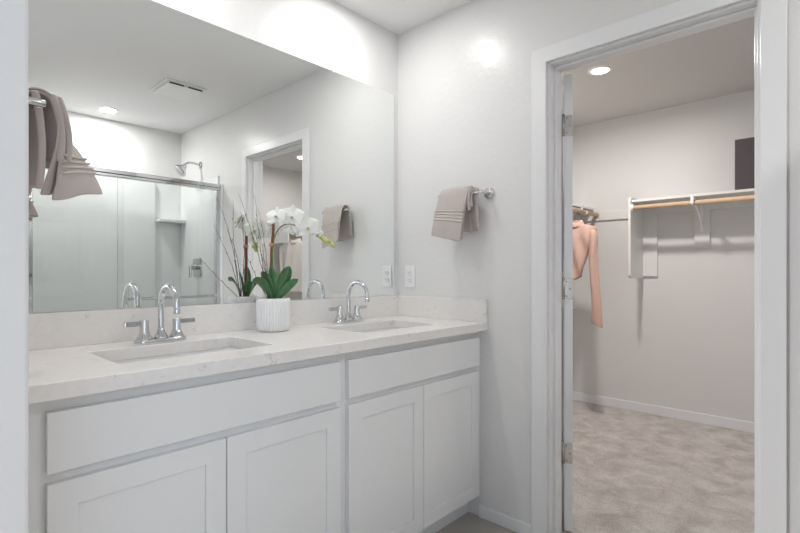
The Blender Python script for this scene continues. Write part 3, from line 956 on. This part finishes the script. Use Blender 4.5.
# ------------------------------------------------------------------ ceiling fittings
fan = thing('exhaust_fan', 'square white exhaust fan grille on the bathroom ceiling, seen in the mirror', 'fan', (-0.49, -1.675, CH))
obj('grille', boxes((-0.628, -0.352, -1.825, -1.530, CH - 0.012, CH - 0.0005), (-0.610, -0.370, -1.807, -1.548, CH - 0.026, CH - 0.012)), M['plastic'], fan, bevel=0.005)
obj('slot', boxes((-0.600, -0.505, -1.5515, -1.5470, CH - 0.023, CH - 0.014)), M['dark'], fan)
obj('slot', boxes((-0.475, -0.380, -1.5515, -1.5470, CH - 0.023, CH - 0.014)), M['dark'], fan)

def can_light(x, y, label, lens, watts, col, spread=180):
    t = thing('recessed_light', label, 'ceiling light', (x, y, CH), 'recessed ceiling lights')
    bm = bmesh.new()
    pr = [(0.071, 0.0005), (0.071, 0.004), (0.067, 0.007), (0.055, 0.007), (0.053, 0.0045)]
    rings = [[bm.verts.new((x + r * math.cos(2 * PI * k / 40), y + r * math.sin(2 * PI * k / 40), CH - h)) for k in range(40)] for r, h in pr]
    for a, b in zip(rings, rings[1:]):
        for k in range(40):
            bm.faces.new((a[k], a[(k + 1) % 40], b[(k + 1) % 40], b[k]))
    obj('trim_ring', bm, M['plastic'], t, smooth=True)
    bm = bmesh.new()
    vs_ = [bm.verts.new((x + 0.054 * math.cos(2 * PI * k / 40), y + 0.054 * math.sin(2 * PI * k / 40), CH - 0.005)) for k in range(40)]
    vt_ = [bm.verts.new((v.co.x, v.co.y, CH - 0.001)) for v in vs_]
    bm.faces.new(vs_[::-1]); bm.faces.new(vt_)
    for k in range(40):
        bm.faces.new((vs_[k], vs_[(k + 1) % 40], vt_[(k + 1) % 40], vt_[k]))
    obj('lamp_lens', bm, lens, t)
    ld = bpy.data.lights.new('recessed_lamp', 'AREA')
    ld.shape = 'DISK'
    ld.size = 0.10
    ld.energy = watts
    ld.color = col
    ld.spread = math.radians(spread)
    lo = bpy.data.objects.new('recessed_lamp', ld)
    C.objects.link(lo)
    lo.location = (x, y, CH - 0.012)
    return t
can_light(-0.47, -0.285, 'recessed light in the bathroom ceiling over the right sink', M['lens_vanity'], VANITY_W, (1.0, 0.975, 0.95))
can_light(-1.28, -0.285, 'recessed light in the bathroom ceiling over the left sink', M['lens_vanity'], VANITY_W, (1.0, 0.975, 0.95))
can_light(-0.69, -2.51, 'glowing recessed light above the shower, seen in the mirror', M['lens_shower'], SHOWER_W, (1.0, 0.98, 0.96), 180)
can_light(1.213, -0.636, 'glowing recessed light in the closet ceiling just inside the door', M['lens_closet'], CLOSET_W, (1.0, 0.965, 0.935), 175)
can_light(1.30, -2.70, 'recessed light at the far end of the closet, seen through the mirror', M['lens_closet'], CLOSET_W * 0.4, (1.0, 0.965, 0.935), 175)

# added fill lamp in the bedroom, out of view, for bounced ceiling light
HX, HY = -2.70, -0.48
fl = thing('fill_light', 'added round fill light, out of view, just outside the bathroom opening', 'ceiling light', (HX, HY, CH))
bm = bmesh.new()
lathe(bm, [(0.235, -0.0005), (0.235, -0.03), (0.228, -0.034)], HX, HY, 48, base=CH)
obj('fill_base', bm, M['plastic'], fl, smooth=True)
bm = bmesh.new()
lathe(bm, [(0.220, -0.0345), (0.215, -0.06), (0.19, -0.078), (0.10, -0.088), (0.01, -0.090)], HX, HY, 48, base=CH)
obj('fill_diffuser', bm, M['lens_vanity'], fl, smooth=True)
ld = bpy.data.lights.new('fill_lamp', 'AREA')
ld.shape = 'DISK'; ld.size = 0.42; ld.energy = FILL_W; ld.color = (1.0, 0.99, 0.985)
lo = bpy.data.objects.new('fill_lamp', ld)
C.objects.link(lo); lo.location = (HX, HY, CH - 0.095)

# ------------------------------------------------------------------ closet shelves
def rounded_panel(x0, x1, y0, y1, z0, z1, r):
    """Upright board in the x-z plane, its front (low x) corners rounded."""
    out = [(x1, z0)]
    for k in range(9):
        a = math.radians(270 - 90 * k / 8); out.append((x0 + r + r * math.cos(a), z0 + r + r * math.sin(a)))
    for k in range(9):
        a = math.radians(180 - 90 * k / 8); out.append((x0 + r + r * math.cos(a), z1 - r + r * math.sin(a)))
    out.append((x1, z1))
    bm = bmesh.new()
    A = [bm.verts.new((x, y0, z)) for x, z in out]; B = [bm.verts.new((x, y1, z)) for x, z in out]
    bm.faces.new(A); bm.faces.new(B[::-1])
    for k in range(len(A)):
        bm.faces.new((A[k], A[(k + 1) % len(A)], B[(k + 1) % len(A)], B[k]))
    return bm
XB = 2.2895
cs = thing('closet_shelf', 'white closet shelf with side panel and pine rod on the far wall', 'shelf', (2.14, -1.9, 1.1), 'closet shelves')
obj('shelf_board', boxes((1.995, XB, -3.10, -0.585, 1.682, 1.700)), M['shelf'], cs, bevel=0.002)
obj('side_panel', rounded_panel(1.965, XB, -0.585, -0.567, 1.100, 1.722, 0.035), M['shelf'], cs, bevel=0.002)
obj('wall_cleat', boxes((XB - 0.018, XB, -3.10, -0.585, 1.612, 1.682)), M['shelf'], cs, bevel=0.001)
obj('side_cleat', boxes((XB - 0.018, XB, -0.690, -0.585, 1.115, 1.612)), M['shelf'], cs, bevel=0.001)
bm = bmesh.new()
tube(bm, [(1.985, -3.10, 1.638), (1.985, -0.585, 1.638)], 0.0165, 20)
obj('rod', bm, M['rod'], cs, smooth=True)
bm = bmesh.new()
tube(bm, [(1.985, -0.600, 1.638), (1.985, -0.585, 1.638)], 0.027, 20)
obj('rod_socket', bm, M['plastic'], cs, smooth=True)
for y in (-0.995, -1.85, -2.7):
    bm = boxes((XB - 0.018, XB, y - 0.050, y + 0.050, 1.330, 1.612))
    p = obj('bracket_board', bm, M['shelf'], cs, bevel=0.001)
    bm = boxes((1.985, XB - 0.018, y - 0.008, y + 0.008, 1.668, 1.681), (XB - 0.024, XB - 0.018, y - 0.011, y + 0.011, 1.45, 1.668))
    tube(bm, [(2.02, y, 1.668), (XB - 0.022, y, 1.50)], 0.007, 10)
    hk = []
    for k in range(11):
        a = math.radians(200 + 180 * k / 10)
        hk.append((1.985 + 0.020 * math.cos(a), y, 1.638 + 0.020 * math.sin(a)))
    tube(bm, hk, 0.005, 8)
    box(bm, 1.958, 1.972, y - 0.009, y + 0.009, 1.630, 1.690)
    sub('shelf_bracket', bm, M['plastic'], p)

ls = thing('closet_shelf', 'closet shelf with rod behind the open door, where the pink blouse hangs', 'shelf', (1.2, -0.05, 1.6), 'closet shelves')
obj('shelf_board', boxes((0.30, XB, -0.185, 0.0995, 1.682, 1.700)), M['shelf'], ls, bevel=0.002)
obj('wall_cleat', boxes((0.30, XB, 0.0815, 0.0995, 1.600, 1.682)), M['shelf'], ls, bevel=0.001)
obj('end_cleat', boxes((XB - 0.018, XB, -0.567, 0.0815, 1.590, 1.660)), M['shelf'], ls, bevel=0.001)
bm = bmesh.new()
tube(bm, [(0.30, -0.213, 1.640), (2.262, -0.213, 1.640)], 0.0165, 20)
obj('rod', bm, M['rod'], ls, smooth=True)
bm = bmesh.new()
tube(bm, [(2.262, -0.213, 1.640), (2.2715, -0.213, 1.640)], 0.026, 20)
obj('rod_socket', bm, M['rod'], ls, smooth=True)
for x in (0.6, 2.02):
    bm = boxes((x - 0.008, x + 0.008, -0.18, 0.0815, 1.668, 1.681), (x - 0.010, x + 0.010, 0.0735, 0.0815, 1.42, 1.60))
    tube(bm, [(x, -0.16, 1.668), (x, 0.076, 1.44)], 0.007, 10)
    hk = [(x, -0.213 + 0.020 * math.cos(math.radians(160 + 220 * k / 10)), 1.640 + 0.020 * math.sin(math.radians(160 + 220 * k / 10))) for k in range(11)]
    tube(bm, hk, 0.005, 8)
    box(bm, x - 0.008, x + 0.008, -0.195, -0.182, 1.630, 1.682)
    obj('shelf_bracket', bm, M['plastic'], ls)

fs = thing('closet_shelf', 'closet shelf with rod holding pale shirts, seen through the doorway in the mirror', 'shelf', (1.85, -3.3, 1.6), 'closet shelves')
obj('shelf_board', boxes((1.40, 1.990, -3.4295, -3.13, 1.682, 1.700)), M['shelf'], fs, bevel=0.002)
obj('side_panel', boxes((1.382, 1.400, -3.4295, -3.10, 1.50, 1.715)), M['shelf'], fs, bevel=0.004)
obj('wall_cleat', boxes((1.40, 1.990, -3.4295, -3.412, 1.60, 1.682)), M['shelf'], fs, bevel=0.001)
bm = bmesh.new()
tube(bm, [(1.40, -3.12, 1.640), (1.968, -3.12, 1.640)], 0.0165, 20)
obj('rod', bm, M['rod'], fs, smooth=True)

bx = thing('storage_box', 'dark charcoal lidded box standing on the closet shelf by the door casing', 'box', (2.13, -1.42, 1.70))
obj('box_body', boxes((2.005, 2.275, -1.60, -1.238, 1.7005, 1.955)), M['box'], bx, bevel=0.0008)
obj('lid', boxes((2.005, 2.275, -1.60, -1.238, 1.9552, 2.040)), M['box'], bx, bevel=0.0008)

# ------------------------------------------------------------------ clothes on hangers
def hanger(x, y, zr, rot, label, mat, half=0.19):
    """Wooden hanger; zr = height of the rod's axis, the hook rides on the rod."""
    t = thing('clothes_hanger', label, 'hanger', (x, y, zr), 'wooden clothes hangers')
    rm = Matrix.Translation((x, y, zr)) @ Matrix.Rotation(rot, 4, 'Z')
    bm = bmesh.new()
    pts = []
    for k in range(15):
        u = k / 14 * 2 - 1
        pts.append((0, u * half, -0.115 - 0.055 * abs(u) ** 1.5))
    tube(bm, pts, [0.007 + 0.006 * math.sin(PI * (0.1 + 0.8 * k / 14)) for k in range(15)], 12)
    bm.transform(rm)
    obj('shoulder_bar', bm, mat, t, smooth=True)
    bm = bmesh.new()
    hk = [(0, 0, -0.115), (0, 0, -0.07), (0, 0.004, -0.045)]
    for k in range(12):
        a = math.radians(-60 + 230 * k / 11)
        hk.append((0, 0.0205 * math.cos(a), 0.0205 * math.sin(a)))
    tube(bm, hk, 0.002, 8)
    bm.transform(rm)
    obj('hook', bm, M['nickel'], t, smooth=True)
    return rm

def shirt(rm, loc, name, label, cat, mat, half, length, sleeve_len, hem_w, depth, group=None, sleeve_out=0.03, seed=0, hem_lift=0.0, open_front=False):
    """Garment draped from a hanger: shoulders, body with folds, two hanging sleeves, collar."""
    t = thing(name, label, cat, loc, group)
    bm = bmesh.new()
    n = 40
    rings = []
    levels = [0.0, 0.012, 0.03, 0.06, 0.11, 0.18, 0.28, 0.4, 0.55, 0.7, 0.85, 1.0]
    for li, q in enumerate(levels):
        ring = []
        for k in range(n):
            a = 2 * PI * k / n
            c, s_ = math.cos(a), math.sin(a)
            wd = half * (0.35 + 0.65 * min(1, (q / 0.11)) ** 0.55) if q < 0.11 else half * (1 - min(1, (q - 0.11) / 0.12) * 0.10)
            if q > 0.23:
                wd = half * 0.90 + (hem_w - half * 0.90) * ((q - 0.23) / 0.77)
            dp = depth * (0.45 + 0.55 * min(1, q / 0.2))
            y = wd * math.copysign(abs(s_) ** 0.8, s_)
            x = dp * math.copysign(abs(c) ** 0.9, c)
            x += 0.021 * math.sin(y * 62 + q * 7 + seed) * min(1, q * 2.5) + 0.010 * noise.noise(Vector((y * 9, q * 4, seed)))
            if q < 0.12:   # shoulder slope
                z = -0.100 - 0.055 * (abs(y) / half) ** 1.4 - q * length * 0.25 * (1 - abs(s_))
            else:
                z = -0.105 - q * length
                if q < 0.2:
                    z = min(z, -0.110 - 0.055 * (abs(y) / half) ** 1.4)
            z += hem_lift * q * max(0.0, -y / half)
            ring.append(bm.verts.new((x, y, z)))
        rings.append(ring)
    for a, b in zip(rings, rings[1:]):
        for k in range(n):
            bm.faces.new((a[k], a[(k + 1) % n], b[(k + 1) % n], b[k]))
    bm.faces.new(rings[0][::-1])
    bm.transform(rm)
    obj('garment_body', bm, mat, t, smooth=True, subsurf=1)
    for s in (-1, 1):
        bm = bmesh.new()
        m = 16
        rings = []
        for li in range(15):
            q = li / 14
            cy = s * (half - 0.030 + sleeve_out * (1 - (1 - q) ** 2) + 0.012 * math.sin(q * 5 + seed))
            cz = -0.160 - q * sleeve_len
            ry = 0.034 - 0.004 * q + (0.014 * max(0, q - 0.75) / 0.25)
            rx = 0.050 - 0.008 * q
            if li == 0:
                ry *= 0.6
            ring = []
            for k in range(m):
                a = 2 * PI * k / m
                f = 1 + 0.16 * math.sin(3 * a + q * 6 + seed) * min(1, q * 3) + 0.10 * noise.noise(Vector((k * 0.8, q * 9, seed + s)))
                ring.append(bm.verts.new((rx * f * math.cos(a), cy + ry * f * math.sin(a), cz - 0.02 * s * math.sin(a) * (q > 0.9))))
            rings.append(ring)
        for a, b in zip(rings, rings[1:]):
            for k in range(m):
                bm.faces.new((a[k], a[(k + 1) % m], b[(k + 1) % m], b[k]))
        bm.faces.new(rings[0][::-1])
        bm.transform(rm)
        obj('sleeve', bm, mat, t, smooth=True, subsurf=1, solid=0.002)
    # collar: an open band round the neck
    bm = bmesh.new()
    rings = []
    for (z, f) in ((-0.112, 1.0), (-0.090, 0.95), (-0.078, 0.98), (-0.092, 1.2), (-0.118, 1.30)):
        rings.append([bm.verts.new((0.040 * f * math.cos(2 * PI * k / 24), 0.060 * f * math.sin(2 * PI * k / 24), z - 0.028 * max(0, -math.cos(2 * PI * k / 24)))) for k in range(24)])
    for a, b in zip(rings, rings[1:]):
        for k in range(24):
            bm.faces.new((a[k], a[(k + 1) % 24], b[(k + 1) % 24], b[k]))
    bm.transform(rm)
    obj('collar', bm, mat, t, smooth=True, solid=0.003, subsurf=1)
    return t
rm = hanger(1.80, -0.213, 1.640, 0.12, 'pale wooden hanger holding the pink blouse behind the open door', M['hanger'], 0.172)
shirt(rm, (1.80, -0.213, 1.50), 'blouse', 'salmon pink long sleeved blouse hanging behind the closet door edge', 'blouse', M['pink'], 0.178, 0.45, 0.74, 0.060, 0.048, sleeve_out=0.020, seed=3, hem_lift=0.10)
for i, (x, r, lb, mt) in enumerate(((1.50, -0.35, 'cream shirt nearest the shelf end, seen through the doorway in the mirror', 'linen'), (1.68, -0.25, 'second pale shirt from the shelf end, seen through the doorway in the mirror', 'linen'))):
    rm = hanger(x, -3.12, 1.640, r, ('brown wooden hanger under the cream shirt nearest the shelf end', 'brown wooden hanger under the second pale shirt')[i], M['hanger_brown'], 0.19)
    shirt(rm, (x, -3.12, 1.50), 'shirt', lb, 'shirt', M[mt], 0.2, 0.62, 0.55, 0.2, 0.05, 'pale shirts on the far closet rod', seed=8 + i)
